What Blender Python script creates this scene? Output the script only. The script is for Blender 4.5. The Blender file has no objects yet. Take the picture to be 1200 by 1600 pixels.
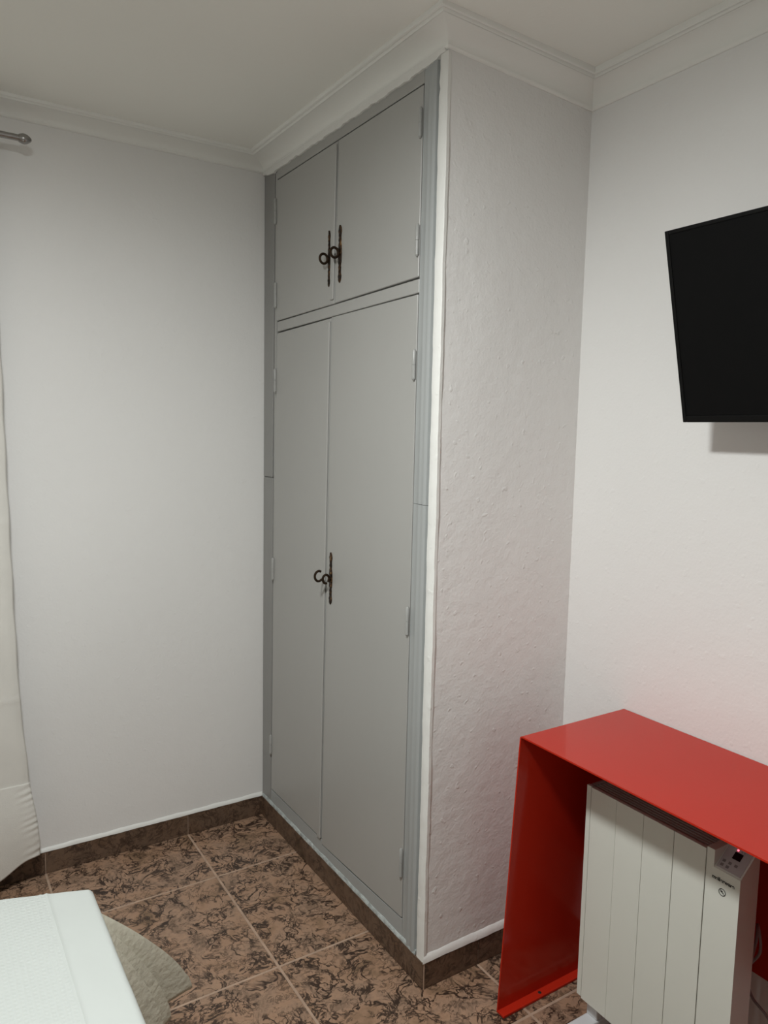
import bpy, bmesh, math, random
from mathutils import Vector, Matrix
random.seed(7)
sc = bpy.context.scene
C = sc.collection

# ------------------------------------------------------------------ camera
CAM = Vector((-1.15465, -1.55079, 1.53802))
cR = Vector((0.84294269, -0.53761292, 0.02049301))
cU = Vector((0.03939791, 0.09967237, 0.99424002))
cF = Vector((0.53655887, 0.83727998, -0.10519893))
cam = bpy.data.cameras.new('camera')
cam.sensor_fit = 'VERTICAL'
cam.sensor_height = 36.0
cam.sensor_width = 27.0
cam.lens = 36.0 * 1163.697 / 1600.0
cam.clip_start = 0.02
camo = bpy.data.objects.new('camera', cam)
C.objects.link(camo)
m = Matrix((cR, cU, -cF)).transposed().to_4x4()
m.translation = CAM
camo.matrix_world = m
sc.camera = camo

# ------------------------------------------------------------------ world, exposure
w = bpy.data.worlds.new('night')
w.use_nodes = True
w.node_tree.nodes['Background'].inputs[0].default_value = (0.02, 0.022, 0.026, 1)
w.node_tree.nodes['Background'].inputs[1].default_value = 0.2
sc.world = w
sc.view_settings.view_transform = 'Standard'
sc.view_settings.look = 'None'
sc.view_settings.exposure = 0.0
sc.view_settings.gamma = 1.0
sc.view_settings.use_curve_mapping = False
LAMP_POS = (-1.10, -0.56, 2.41)      # the round ceiling lamp, above the frame
LAMP_COL = (0.965, 0.995, 0.985)
LAMP_STRENGTH = 296.0

# room numbers
W, D, H = 1.1147, 0.5059, 2.5238
XMIN, YMIN = -2.9, -2.9
HB = 0.079

# ------------------------------------------------------------------ materials
def new_mat(name):
    mt = bpy.data.materials.new(name)
    mt.use_nodes = True
    nt = mt.node_tree
    b = nt.nodes['Principled BSDF']
    return mt, nt, b

def nd(nt, kind, **kw):
    n = nt.nodes.new(kind)
    for k, v in kw.items():
        if k.startswith('i_'):
            key = k[2:]
            n.inputs[int(key) if key.isdigit() else key].default_value = v
        else:
            setattr(n, k, v)
    return n

def ramp(nt, stops):
    r = nt.nodes.new('ShaderNodeValToRGB')
    e = r.color_ramp.elements
    while len(e) < len(stops):
        e.new(0.5)
    for el, (p, c) in zip(e, stops):
        el.position = p
        el.color = (c[0], c[1], c[2], 1) if not isinstance(c, (int, float)) else (c, c, c, 1)
    return r

def plain(name, col, rough=0.5, metal=0.0, spec=0.5, var=0.0, vscale=6.0, bump=0.0, bscale=80.0):
    mt, nt, b = new_mat(name)
    b.inputs['Base Color'].default_value = (*col, 1)
    b.inputs['Roughness'].default_value = rough
    b.inputs['Metallic'].default_value = metal
    b.inputs['Specular IOR Level'].default_value = spec
    tc = nd(nt, 'ShaderNodeTexCoord')
    n = nd(nt, 'ShaderNodeTexNoise', i_Scale=vscale, i_Detail=4.0)
    nt.links.new(tc.outputs['Object'], n.inputs['Vector'])
    lo = tuple(c * (1 - var) for c in col)
    hi = tuple(min(1, c * (1 + var)) for c in col)
    r = ramp(nt, [(0.3, lo), (0.7, hi)])
    nt.links.new(n.outputs['Fac'], r.inputs['Fac'])
    nt.links.new(r.outputs['Color'], b.inputs['Base Color'])
    if bump > 0:
        n2 = nd(nt, 'ShaderNodeTexNoise', i_Scale=bscale, i_Detail=3.0)
        nt.links.new(tc.outputs['Object'], n2.inputs['Vector'])
        bp = nd(nt, 'ShaderNodeBump', i_Strength=bump, i_Distance=0.01)
        nt.links.new(n2.outputs['Fac'], bp.inputs['Height'])
        nt.links.new(bp.outputs['Normal'], b.inputs['Normal'])
    return mt

def plaster(name, col, lumps=0.25, fine=0.25, rough=0.6):
    mt, nt, b = new_mat(name)
    b.inputs['Roughness'].default_value = rough
    b.inputs['Specular IOR Level'].default_value = 0.35
    tc = nd(nt, 'ShaderNodeTexCoord')
    n0 = nd(nt, 'ShaderNodeTexNoise', i_Scale=2.0, i_Detail=3.0)
    nt.links.new(tc.outputs['Object'], n0.inputs['Vector'])
    r = ramp(nt, [(0.3, tuple(c * 0.975 for c in col)), (0.7, col)])
    nt.links.new(n0.outputs['Fac'], r.inputs['Fac'])
    nt.links.new(r.outputs['Color'], b.inputs['Base Color'])
    n1 = nd(nt, 'ShaderNodeTexNoise', i_Scale=26.0, i_Detail=2.0)
    n2 = nd(nt, 'ShaderNodeTexNoise', i_Scale=140.0, i_Detail=3.0)
    n3 = nd(nt, 'ShaderNodeTexNoise', i_Scale=45.0, i_Detail=1.0)
    for n in (n1, n2, n3):
        nt.links.new(tc.outputs['Object'], n.inputs['Vector'])
    # rare raised drips and specks
    r3 = ramp(nt, [(0.66, 0.0), (0.74, 1.0)])
    nt.links.new(n3.outputs['Fac'], r3.inputs['Fac'])
    b1 = nd(nt, 'ShaderNodeBump', i_Strength=lumps, i_Distance=0.006)
    nt.links.new(n1.outputs['Fac'], b1.inputs['Height'])
    b2 = nd(nt, 'ShaderNodeBump', i_Strength=fine, i_Distance=0.002)
    nt.links.new(n2.outputs['Fac'], b2.inputs['Height'])
    nt.links.new(b1.outputs['Normal'], b2.inputs['Normal'])
    b3 = nd(nt, 'ShaderNodeBump', i_Strength=lumps * 0.8, i_Distance=0.003)
    nt.links.new(r3.outputs['Color'], b3.inputs['Height'])
    nt.links.new(b2.outputs['Normal'], b3.inputs['Normal'])
    nt.links.new(b3.outputs['Normal'], b.inputs['Normal'])
    return mt

def tile_mat(name, dark=1.0, vein=1.0, sat=1.0):
    mt, nt, b = new_mat(name)
    L = nt.links.new
    b.inputs['Roughness'].default_value = 0.42
    b.inputs['Specular IOR Level'].default_value = 0.4
    tc = nd(nt, 'ShaderNodeTexCoord')
    oi = nd(nt, 'ShaderNodeObjectInfo')
    mul = nd(nt, 'ShaderNodeVectorMath', operation='MULTIPLY_ADD')
    comb = nd(nt, 'ShaderNodeCombineXYZ')
    L(oi.outputs['Random'], comb.inputs[0]); L(oi.outputs['Random'], comb.inputs[1]); L(oi.outputs['Random'], comb.inputs[2])
    mul.inputs[1].default_value = (37.0, 91.0, 13.0)
    L(comb.outputs[0], mul.inputs[0]); L(tc.outputs['Object'], mul.inputs[2])
    vec = mul.outputs[0]
    wn = nd(nt, 'ShaderNodeTexNoise', i_Scale=7.0, i_Detail=3.0)
    L(vec, wn.inputs['Vector'])
    wv = nd(nt, 'ShaderNodeVectorMath', operation='MULTIPLY_ADD')
    wv.inputs[1].default_value = (0.10, 0.10, 0.10)
    L(wn.outputs['Color'], wv.inputs[0]); L(vec, wv.inputs[2])
    v2 = wv.outputs[0]
    # base tone: tan to pinkish brown
    nb = nd(nt, 'ShaderNodeTexNoise', i_Scale=9.0, i_Detail=5.0, i_Roughness=0.6)
    L(v2, nb.inputs['Vector'])
    rb = ramp(nt, [(0.30, (0.212 * dark, 0.132 * dark, 0.078 * dark)), (0.44, (0.365 * dark, 0.223 * dark, 0.142 * dark)), (0.60, (0.475 * dark, 0.305 * dark, 0.205 * dark)), (0.75, (0.40 * dark, 0.253 * dark, 0.160 * dark))])
    L(nb.outputs['Fac'], rb.inputs['Fac'])
    # broad olive-brown clouds
    nc = nd(nt, 'ShaderNodeTexNoise', i_Scale=9.0, i_Detail=6.0, i_Roughness=0.72)
    L(v2, nc.inputs['Vector'])
    rc = ramp(nt, [(0.47, 0.0), (0.62, 0.62 * vein)])
    L(nc.outputs['Fac'], rc.inputs['Fac'])
    m1 = nd(nt, 'ShaderNodeMixRGB')
    m1.inputs[2].default_value = (0.135 * dark, 0.088 * dark, 0.060 * dark, 1)
    L(rc.outputs['Color'], m1.inputs[0]); L(rb.outputs['Color'], m1.inputs[1])
    last = m1.outputs[0]
    # veins: thin dark lines where a noise crosses its middle, broken up by a second noise
    for sc_, wid, amt in ((9.0, 0.024, 1.0), (17.0, 0.036, 0.95), (36.0, 0.048, 0.6)):
        nv = nd(nt, 'ShaderNodeTexNoise', i_Scale=sc_, i_Detail=4.0, i_Roughness=0.62, i_Distortion=0.6)
        L(v2, nv.inputs['Vector'])
        sb = nd(nt, 'ShaderNodeMath', operation='SUBTRACT'); sb.inputs[1].default_value = 0.5
        ab = nd(nt, 'ShaderNodeMath', operation='ABSOLUTE')
        L(nv.outputs['Fac'], sb.inputs[0]); L(sb.outputs[0], ab.inputs[0])
        rv = ramp(nt, [(wid * 0.35, amt * vein), (wid, 0.0)])
        L(ab.outputs[0], rv.inputs['Fac'])
        nk = nd(nt, 'ShaderNodeTexNoise', i_Scale=sc_ * 0.8, i_Detail=2.0)
        L(vec, nk.inputs['Vector'])
        rk = ramp(nt, [(0.42, 0.0), (0.52, 1.0)])
        L(nk.outputs['Fac'], rk.inputs['Fac'])
        mm = nd(nt, 'ShaderNodeMath', operation='MULTIPLY')
        L(rv.outputs['Color'], mm.inputs[0]); L(rk.outputs['Color'], mm.inputs[1])
        mx = nd(nt, 'ShaderNodeMixRGB')
        mx.inputs[2].default_value = (0.042, 0.024, 0.016, 1)
        L(mm.outputs[0], mx.inputs[0]); L(last, mx.inputs[1])
        last = mx.outputs[0]
    L(last, b.inputs['Base Color'])
    bp = nd(nt, 'ShaderNodeBump', i_Strength=0.12, i_Distance=0.002)
    L(nc.outputs['Fac'], bp.inputs['Height']); L(bp.outputs['Normal'], b.inputs['Normal'])
    return mt

WALLC = (0.83, 0.82, 0.80)
M = {}
M['wall'] = plaster('white_wall_plaster', WALLC, 0.16, 0.22)
M['wall_rough'] = plaster('rough_white_plaster', WALLC, 0.38, 0.40)
M['ceiling'] = plaster('ceiling_paint', (0.91, 0.905, 0.85), 0.10, 0.12)
M['cornice'] = plaster('cornice_paint', (0.89, 0.89, 0.85), 0.06, 0.06, 0.45)
M['white_gloss'] = plaster('white_gloss_paint', (0.82, 0.815, 0.78), 0.3, 0.15, 0.4)
M['grey'] = plain('grey_door_paint', (0.40, 0.395, 0.375), 0.42, var=0.03, vscale=1.5, bump=0.06, bscale=18)
M['grey_cool'] = plain('grey_frame_paint', (0.385, 0.40, 0.395), 0.36, var=0.03, vscale=2.0, bump=0.05, bscale=30)
M['grey_jamb'] = plain('darker_grey_jamb_paint', (0.275, 0.272, 0.26), 0.4, var=0.05, vscale=3.0, bump=0.06, bscale=30)  # left jamb grey, darker than the doors
M['grey_worn'] = plain('worn_grey_paint', (0.46, 0.50, 0.49), 0.45, var=0.28, vscale=45, bump=0.5, bscale=90)
M['grey_hinge'] = plain('grey_hinge_paint', (0.36, 0.36, 0.345), 0.35, var=0.06, vscale=60)
M['dark'] = plain('painted_gap_shade', (0.02, 0.018, 0.016), 0.8, var=0.1)  # near-black colour standing in for shade in gaps and openings
M['tile'] = tile_mat('brown_marbled_tile')
M['skirt_tile'] = tile_mat('dark_brown_skirting_tile', 0.40, 0.75)
M['grout'] = plain('pinkish_grout', (0.45, 0.315, 0.23), 0.8, var=0.15, vscale=30)
M['red'] = plain('red_lacquer', (0.49, 0.024, 0.010), 0.12, spec=0.20, var=0.02, vscale=3)
M['rad'] = plain('radiator_white', (0.70, 0.71, 0.645), 0.42, var=0.01)
M['rad_side'] = plain('radiator_side_white', (0.66, 0.65, 0.60), 0.42, var=0.01)
M['slat'] = plain('grille_grey', (0.42, 0.39, 0.36), 0.45, var=0.03)
M['foot'] = plain('white_steel', (0.68, 0.69, 0.70), 0.4, var=0.02)
M['panel_grey'] = plain('control_panel_grey', (0.50, 0.47, 0.47), 0.4, var=0.03)
M['button'] = plain('button_grey', (0.22, 0.20, 0.20), 0.5, var=0.05)
M['black_glass'] = plain('black_display', (0.006, 0.005, 0.005), 0.2, var=0.05)
M['ink'] = plain('black_ink', (0.015, 0.014, 0.013), 0.6, var=0.05)
M['tv_bezel'] = plain('black_tv_plastic', (0.004, 0.004, 0.004), 0.45, spec=0.15, var=0.1)
M['tv_screen'] = plain('tv_screen_glass', (0.0045, 0.0045, 0.0045), 0.6, var=0.03, spec=0.08)
M['steel'] = plain('brushed_steel', (0.34, 0.33, 0.32), 0.25, metal=1.0, var=0.06, vscale=40)
M['curtain'] = plain('cream_curtain_cotton', (0.72, 0.70, 0.65), 0.85, var=0.03, vscale=12, bump=0.12, bscale=400)
M['bronze'] = plain('aged_bronze', (0.035, 0.020, 0.010), 0.42, metal=0.75, var=0.1, vscale=90)
M['skirt_cloth'] = plain('beige_bed_skirt', (0.55, 0.52, 0.42), 0.8, var=0.05, vscale=14, bump=0.35, bscale=60)
M['mattress'] = plain('mattress_ticking', (0.7, 0.69, 0.65), 0.8, var=0.04, vscale=30)
M['bed_wood'] = plain('dark_bed_base', (0.045, 0.035, 0.03), 0.6, var=0.15, vscale=30)
M['cable'] = plain('grey_cable', (0.30, 0.28, 0.28), 0.5, var=0.03)

def bronze_gold():
    mt, nt, b = new_mat('bronze_with_brass_wear')
    b.inputs['Metallic'].default_value = 0.7
    b.inputs['Roughness'].default_value = 0.45
    tc = nd(nt, 'ShaderNodeTexCoord')
    n = nd(nt, 'ShaderNodeTexNoise', i_Scale=90.0, i_Detail=3.0)
    nt.links.new(tc.outputs['Object'], n.inputs['Vector'])
    r = ramp(nt, [(0.45, (0.020, 0.013, 0.009)), (0.60, (0.085, 0.042, 0.018)), (0.72, (0.24, 0.14, 0.06))])
    nt.links.new(n.outputs['Fac'], r.inputs['Fac'])
    nt.links.new(r.outputs['Color'], b.inputs['Base Color'])
    bp = nd(nt, 'ShaderNodeBump', i_Strength=0.6, i_Distance=0.002)
    nt.links.new(n.outputs['Fac'], bp.inputs['Height'])
    nt.links.new(bp.outputs['Normal'], b.inputs['Normal'])
    return mt
M['bronze_gold'] = bronze_gold()

def spread_mat():
    # white bedspread: waffle weave, a plain band 10 cm wide along the side edge
    mt, nt, b = new_mat('white_waffle_cotton')
    L = nt.links.new
    b.inputs['Base Color'].default_value = (0.57, 0.60, 0.575, 1)
    b.inputs['Roughness'].default_value = 0.9
    b.inputs['Specular IOR Level'].default_value = 0.2
    tc = nd(nt, 'ShaderNodeTexCoord')
    sep = nd(nt, 'ShaderNodeSeparateXYZ')
    L(tc.outputs['Object'], sep.inputs[0])
    def wave(out, f):
        a = nd(nt, 'ShaderNodeMath', operation='MULTIPLY'); a.inputs[1].default_value = f
        s = nd(nt, 'ShaderNodeMath', operation='SINE')
        L(out, a.inputs[0]); L(a.outputs[0], s.inputs[0])
        return s.outputs[0]
    sx = wave(sep.outputs['X'], 2 * math.pi / 0.011)
    sy = wave(sep.outputs['Y'], 2 * math.pi / 0.011)
    pr = nd(nt, 'ShaderNodeMath', operation='MAXIMUM')
    L(sx, pr.inputs[0]); L(sy, pr.inputs[1])
    # mask: waffle only left of the plain band (local x < -0.095)
    ms = nd(nt, 'ShaderNodeMath', operation='LESS_THAN'); ms.inputs[1].default_value = -0.095
    L(sep.outputs['X'], ms.inputs[0])
    hm = nd(nt, 'ShaderNodeMath', operation='MULTIPLY')
    L(pr.outputs[0], hm.inputs[0]); L(ms.outputs[0], hm.inputs[1])
    b1 = nd(nt, 'ShaderNodeBump', i_Strength=0.24, i_Distance=0.0025)
    L(hm.outputs[0], b1.inputs['Height'])
    n = nd(nt, 'ShaderNodeTexNoise', i_Scale=9.0, i_Detail=3.0)
    L(tc.outputs['Object'], n.inputs['Vector'])
    b2 = nd(nt, 'ShaderNodeBump', i_Strength=0.2, i_Distance=0.02)
    L(n.outputs['Fac'], b2.inputs['Height']); L(b1.outputs['Normal'], b2.inputs['Normal'])
    L(b2.outputs['Normal'], b.inputs['Normal'])
    return mt
M['spread'] = spread_mat()

def emit_mat(name, col, s):
    mt, nt, b = new_mat(name)
    b.inputs['Base Color'].default_value = (0.8, 0.8, 0.8, 1)
    b.inputs['Emission Color'].default_value = (*col, 1)
    b.inputs['Emission Strength'].default_value = s
    return mt
M['lamp_glow'] = emit_mat('lit_lamp_diffuser', LAMP_COL, LAMP_STRENGTH)
M['led'] = emit_mat('red_led', (1.0, 0.10, 0.16), 3.0)

# ------------------------------------------------------------------ helpers
def tag(o, label, cat=None, group=None, kind=None):
    if label: o['label'] = label
    if cat: o['category'] = cat
    if group: o['group'] = group
    if kind: o['kind'] = kind
    return o

def empty(name, loc, label, cat, group=None):
    o = bpy.data.objects.new(name, None)
    o.empty_display_size = 0.05
    C.objects.link(o)
    o.location = loc
    return tag(o, label, cat, group)

def root_loc(p):
    v = Vector((0, 0, 0))
    while p is not None:
        v += p.location
        p = p.parent
    return v

def obj(name, bm, mat, parent=None, origin=None, smooth=False):
    """bm is in world coordinates; the object's origin goes to `origin` (or its parent's)."""
    bmesh.ops.recalc_face_normals(bm, faces=bm.faces)
    base = root_loc(parent)
    org = Vector(origin) if origin is not None else base
    bmesh.ops.translate(bm, verts=bm.verts, vec=-org)
    me = bpy.data.meshes.new(name)
    if smooth:
        for f in bm.faces: f.smooth = True
    bm.to_mesh(me); bm.free()
    if smooth:
        try: me.set_sharp_from_angle(angle=math.radians(38))
        except Exception: pass
    mats = mat if isinstance(mat, (list, tuple)) else [mat]
    for mm in mats: me.materials.append(M[mm] if isinstance(mm, str) else mm)
    o = bpy.data.objects.new(name, me)
    C.objects.link(o)
    o.parent = parent
    o.location = org - base
    return o

def bevel(bm, r, seg=2):
    bmesh.ops.bevel(bm, geom=bm.edges[:], offset=r, segments=seg, affect='EDGES', profile=0.5)

def box(lo, hi, r=0.0, seg=2, bm=None):
    b = bmesh.new()
    bmesh.ops.create_cube(b, size=1.0)
    for v in b.verts:
        v.co = Vector([lo[i] if v.co[i] < 0 else hi[i] for i in range(3)])
    if r > 0: bevel(b, r, seg)
    if bm is None: return b
    me = bpy.data.meshes.new('t'); b.to_mesh(me); b.free(); bm.from_mesh(me); bpy.data.meshes.remove(me)
    return bm

def prism(poly, axis, a0, a1, r=0.0, seg=2):
    """poly: 2D points in the two other axes (cyclic order x,y,z without axis)."""
    bm = bmesh.new()
    oth = [i for i in range(3) if i != axis]
    def mk(p, a):
        c = [0, 0, 0]; c[oth[0]] = p[0]; c[oth[1]] = p[1]; c[axis] = a
        return bm.verts.new(c)
    A = [mk(p, a0) for p in poly]; B = [mk(p, a1) for p in poly]
    n = len(poly)
    bm.faces.new(A); bm.faces.new(B[::-1])
    for i in range(n):
        bm.faces.new((A[i], B[i], B[(i + 1) % n], A[(i + 1) % n]))
    bmesh.ops.recalc_face_normals(bm, faces=bm.faces)
    if r > 0: bevel(bm, r, seg)
    return bm

def join(bm, b2):
    me = bpy.data.meshes.new('t'); b2.to_mesh(me); b2.free(); bm.from_mesh(me); bpy.data.meshes.remove(me)
    return bm

def tube(pts, rad, seg=12, closed=False, caps=True):
    bm = bmesh.new()
    pts = [Vector(p) for p in pts]
    n = len(pts)
    rings = []
    up = None
    for i, p in enumerate(pts):
        if closed: t = pts[(i + 1) % n] - pts[i - 1]
        else: t = pts[min(i + 1, n - 1)] - pts[max(i - 1, 0)]
        t.normalize()
        if up is None:
            up = Vector((0, 0, 1)) if abs(t.z) < 0.9 else Vector((1, 0, 0))
        u = (up - t * up.dot(t)).normalized(); up = u
        v = t.cross(u)
        rr = rad[i] if isinstance(rad, (list, tuple)) else rad
        rings.append([bm.verts.new(p + (u * math.cos(2 * math.pi * k / seg) + v * math.sin(2 * math.pi * k / seg)) * rr) for k in range(seg)])
    last = n if closed else n - 1
    for i in range(last):
        a, b = rings[i], rings[(i + 1) % n]
        for k in range(seg):
            bm.faces.new((a[k], a[(k + 1) % seg], b[(k + 1) % seg], b[k]))
    if caps and not closed:
        bm.faces.new(rings[0]); bm.faces.new(rings[-1][::-1])
    return bm

def lathe_x(profile, cx, cy, cz, seg=24):
    """profile: (x offset, radius); revolve about the x axis."""
    return tube([(cx + x, cy, cz) for x, r in profile], [max(r, 1e-4) for x, r in profile], seg)

def smooth_noise(x, seed=0):
    return (math.sin(x * 1.7 + seed) + math.sin(x * 3.9 + seed * 2.3) * 0.6 + math.sin(x * 8.3 + seed * 0.7) * 0.35) / 1.95

# ------------------------------------------------------------------ room shell
def structure(o, label=None):
    o['kind'] = 'structure'
    if label: o['label'] = label
    return o

o = structure(obj('wall_left', box((XMIN - 0.15, W, -0.05), (D + 0.15, W + 0.15, H)), 'wall'), 'white plastered wall behind the curtain')
o = structure(obj('wall_right', box((D, YMIN - 0.15, -0.05), (D + 0.15, W - 0.0005, H)), 'wall'), 'white wall that carries the television')
# short return wall beside the closet, its free end rounded by paint
def return_wall():
    bm = bmesh.new()
    nz, nx = 90, 20
    # outer face (y=0) slightly wavy
    grid = []
    for j in range(nz + 1):
        z = -0.05 + (H + 0.05) * j / nz
        row = []
        for i in range(nx + 1):
            x = 0.0 + D * i / nx
            y = 0.0022 * smooth_noise(x * 9 + z * 2.1, 1) * smooth_noise(z * 5, 4)
            if i == nx: y = 0
            row.append(bm.verts.new((x, y, z)))
        grid.append(row)
    for j in range(nz):
        for i in range(nx):
            bm.faces.new((grid[j][i], grid[j][i + 1], grid[j + 1][i + 1], grid[j + 1][i]))
    # end face and back face
    b0 = [bm.verts.new((0.0, 0.029, r[0].co.z)) for r in grid]
    b1 = [bm.verts.new((D, 0.029, r[0].co.z)) for r in grid]
    for j in range(nz):
        bm.faces.new((grid[j][0], grid[j + 1][0], b0[j + 1], b0[j]))
        bm.faces.new((b0[j], b0[j + 1], b1[j + 1], b1[j]))
        bm.faces.new((b1[j], b1[j + 1], grid[j + 1][nx], grid[j][nx]))
    bm.faces.new(grid[-1] + [b1[-1], b0[-1]])
    bm.faces.new(grid[0] + [b1[0], b0[0]])
    return bm
structure(obj('wall_middle', return_wall(), 'wall_rough', smooth=True), 'short rough plastered return wall beside the closet')
structure(obj('wall_back', box((XMIN - 0.15, YMIN - 0.15, -0.05), (D, YMIN, H)), 'wall'), 'white wall behind the camera')
structure(obj('wall_side', box((XMIN - 0.15, YMIN, -0.05), (XMIN, W, H)), 'wall'), 'white wall on the far side of the bed')
structure(obj('ceiling', box((XMIN - 0.15, YMIN - 0.15, H), (D + 0.15, W + 0.15, H + 0.1)), 'ceiling'), 'plain white ceiling')

# floor: grout bed with one object for each tile
floor = structure(obj('floor', box((XMIN, YMIN, -0.05), (D, W, -0.0011)), 'grout'), 'brown marbled tile floor with pinkish grout')
TX0, TY0, TS, TSY = -0.3077, 0.7940, 0.5, 0.5105
tile_cache = {}
def tile_mesh(sx, sy):
    key = (round(sx, 4), round(sy, 4))
    if key not in tile_cache:
        bm = box((-sx / 2, -sy / 2, -0.010), (sx / 2, sy / 2, 0.0), 0.0012, 1)
        me = bpy.data.meshes.new('tile'); bm.to_mesh(me); bm.free()
        me.materials.append(M['tile'])
        tile_cache[key] = me
    return tile_cache[key]
G = 0.0035
xs = sorted([TX0 + TS * k for k in range(-6, 3) if XMIN < TX0 + TS * k < D] + [XMIN, D])
ys = sorted([TY0 - TSY * k for k in range(-1, 9) if YMIN < TY0 - TSY * k < W] + [YMIN, W])
for i in range(len(xs) - 1):
    for j in range(len(ys) - 1):
        x0, x1, y0, y1 = xs[i], xs[i + 1], ys[j], ys[j + 1]
        if x0 > -0.01 and y0 > 0.05: continue            # inside the closet
        # cut round the closet
        if x1 > 0.001 and y1 > 0.001 and x0 < 0 and y1 > 0.3: x1 = min(x1, 0.0)
        sx, sy = x1 - x0 - 2 * G, y1 - y0 - 2 * G
        if sx < 0.02 or sy < 0.02: continue
        t = bpy.data.objects.new('tile', tile_mesh(sx, sy))
        C.objects.link(t); t.parent = floor
        t.location = ((x0 + x1) / 2, (y0 + y1) / 2, 0.0)

# skirting tiles, grout behind
def skirting(name, label, p0, p1, n, joints, th=0.007):
    p0, p1, n = Vector((*p0, 0)), Vector((*p1, 0)), Vector((*n, 0))
    d = (p1 - p0).length; u = (p1 - p0).normalized()
    def slab(a, b, off, z0, z1, r):
        c = [p0 + u * a, p0 + u * b, p0 + u * b + n * off, p0 + u * a + n * off]
        lo = [min(q[i] for q in c) for i in range(3)]; hi = [max(q[i] for q in c) for i in range(3)]
        lo[2], hi[2] = z0, z1
        return box(lo, hi, r, 1)
    g = structure(obj(name, slab(0, d, th - 0.003, 0.0, HB - 0.001, 0), 'grout'), label)
    js = [0] + sorted(joints) + [d]
    for a, b in zip(js[:-1], js[1:]):
        bm = slab(a + 0.0014, b - 0.0014, th, 0.0005, HB, 0.0012)
        mid = p0 + u * (a + b) / 2
        obj('tile', bm, 'skirt_tile', g, origin=(mid.x, mid.y, 0.04))
    return g
skirting('baseboard_left', 'dark brown tile skirting under the curtain wall', (XMIN, W), (0, W), (0, -1), [TX0 + TS * k - XMIN for k in range(-5, 1)])
skirting('baseboard_closet', 'dark brown tile skirting below the grey closet doors', (0, -0.007), (0, W - 0.007), (-1, 0), [0.284 + 0.007, 0.794 + 0.007])
skirting('baseboard_middle', 'dark brown tile skirting on the short return wall', (0.0, 0), (D, 0), (0, -1), [0.190])
skirting('baseboard_right', 'dark brown tile skirting behind the red table', (D, YMIN), (D, -0.007), (-1, 0), [TY0 - TSY * k - YMIN for k in range(2, 7)])

# white painted plaster lips over the skirting and along the closet corner
def lip(name, label, p0, p1, n, z0, z1, depth, seed, n0=0.0, n1=0.0):
    """wavy bevelled bead running p0->p1 on a wall whose outward normal is n."""
    p0, p1, n = Vector((*p0, 0)), Vector((*p1, 0)), Vector((*n, 0))
    u = (p1 - p0).normalized(); d = (p1 - p0).length
    N = max(12, int(d / 0.012))
    bm = bmesh.new(); rows = []
    for i in range(N + 1):
        s = d * i / N
        zz1 = z1 + 0.0022 * smooth_noise(s * 22, seed)
        zz0 = z0 + 0.0006 * smooth_noise(s * 35, seed + 2)
        dp = depth + 0.0010 * smooth_noise(s * 18, seed + 5)
        e0 = -n0 if i == 0 else 0; 
        def P(o, z):
            sh = 0
            if i == 0: sh = -n0 * o
            if i == N: sh = n1 * o
            q = p0 + u * (s + sh) + n * o; q.z = z
            return bm.verts.new(q)
        rows.append([P(-0.001, zz0), P(dp, zz0), P(dp * 0.9, zz0 + 0.35 * (zz1 - zz0)), P(dp * 0.35, zz0 + 0.85 * (zz1 - zz0)), P(-0.001, zz1)])
    for i in range(N):
        for k in range(5):
            bm.faces.new((rows[i][k], rows[i][(k + 1) % 5], rows[i + 1][(k + 1) % 5], rows[i + 1][k]))
    bm.faces.new(rows[0]); bm.faces.new(rows[-1])
    return structure(obj(name, bm, 'white_gloss', smooth=True), label)
lip('trim_1', 'white painted ledge above the skirting of the curtain wall', (XMIN, W), (-0.003, W), (0, -1), HB + 0.0003, HB + 0.014, 0.0080, 1.0)
lip('trim_2', 'white painted ledge above the skirting of the return wall', (0.0, 0), (D, 0), (0, -1), HB + 0.0003, HB + 0.022, 0.0085, 3.0, n0=1.0)

# wavy white plaster edge between closet frame and corner
def edge_strip():
    bm = bmesh.new(); rows = []
    N = 150; z0, z1 = HB + 0.0003, 2.470
    for i in range(N + 1):
        t = i / N; z = z0 + (z1 - z0) * t
        yl = 0.0285 + 0.0016 * smooth_noise(z * 3.1, 2) + 0.0006 * smooth_noise(z * 40, 6)
        if z > 2.38: yl -= 0.004 * abs(math.sin(z * 60))
        yr = -0.0035 + 0.0014 * smooth_noise(z * 9, 9)
        xo = -0.0055 + 0.0007 * smooth_noise(z * 25, 3)
        co = [(0.001, yl), (xo + 0.001, yl), (xo, yl - 0.003), (xo, yr + 0.004), (xo + 0.003, yr), (0.006, yr + 0.0005), (0.010, 0.002)]
        rows.append([bm.verts.new((x, y, z)) for x, y in co])
    n = len(rows[0])
    for i in range(N):
        for k in range(n):
            bm.faces.new((rows[i][k], rows[i][(k + 1) % n], rows[i + 1][(k + 1) % n], rows[i + 1][k]))
    bm.faces.new(rows[0]); bm.faces.new(rows[-1])
    return bm
structure(obj('trim_3', edge_strip(), 'white_gloss', smooth=True), 'bright white plaster edge running up the closet corner')

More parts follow.
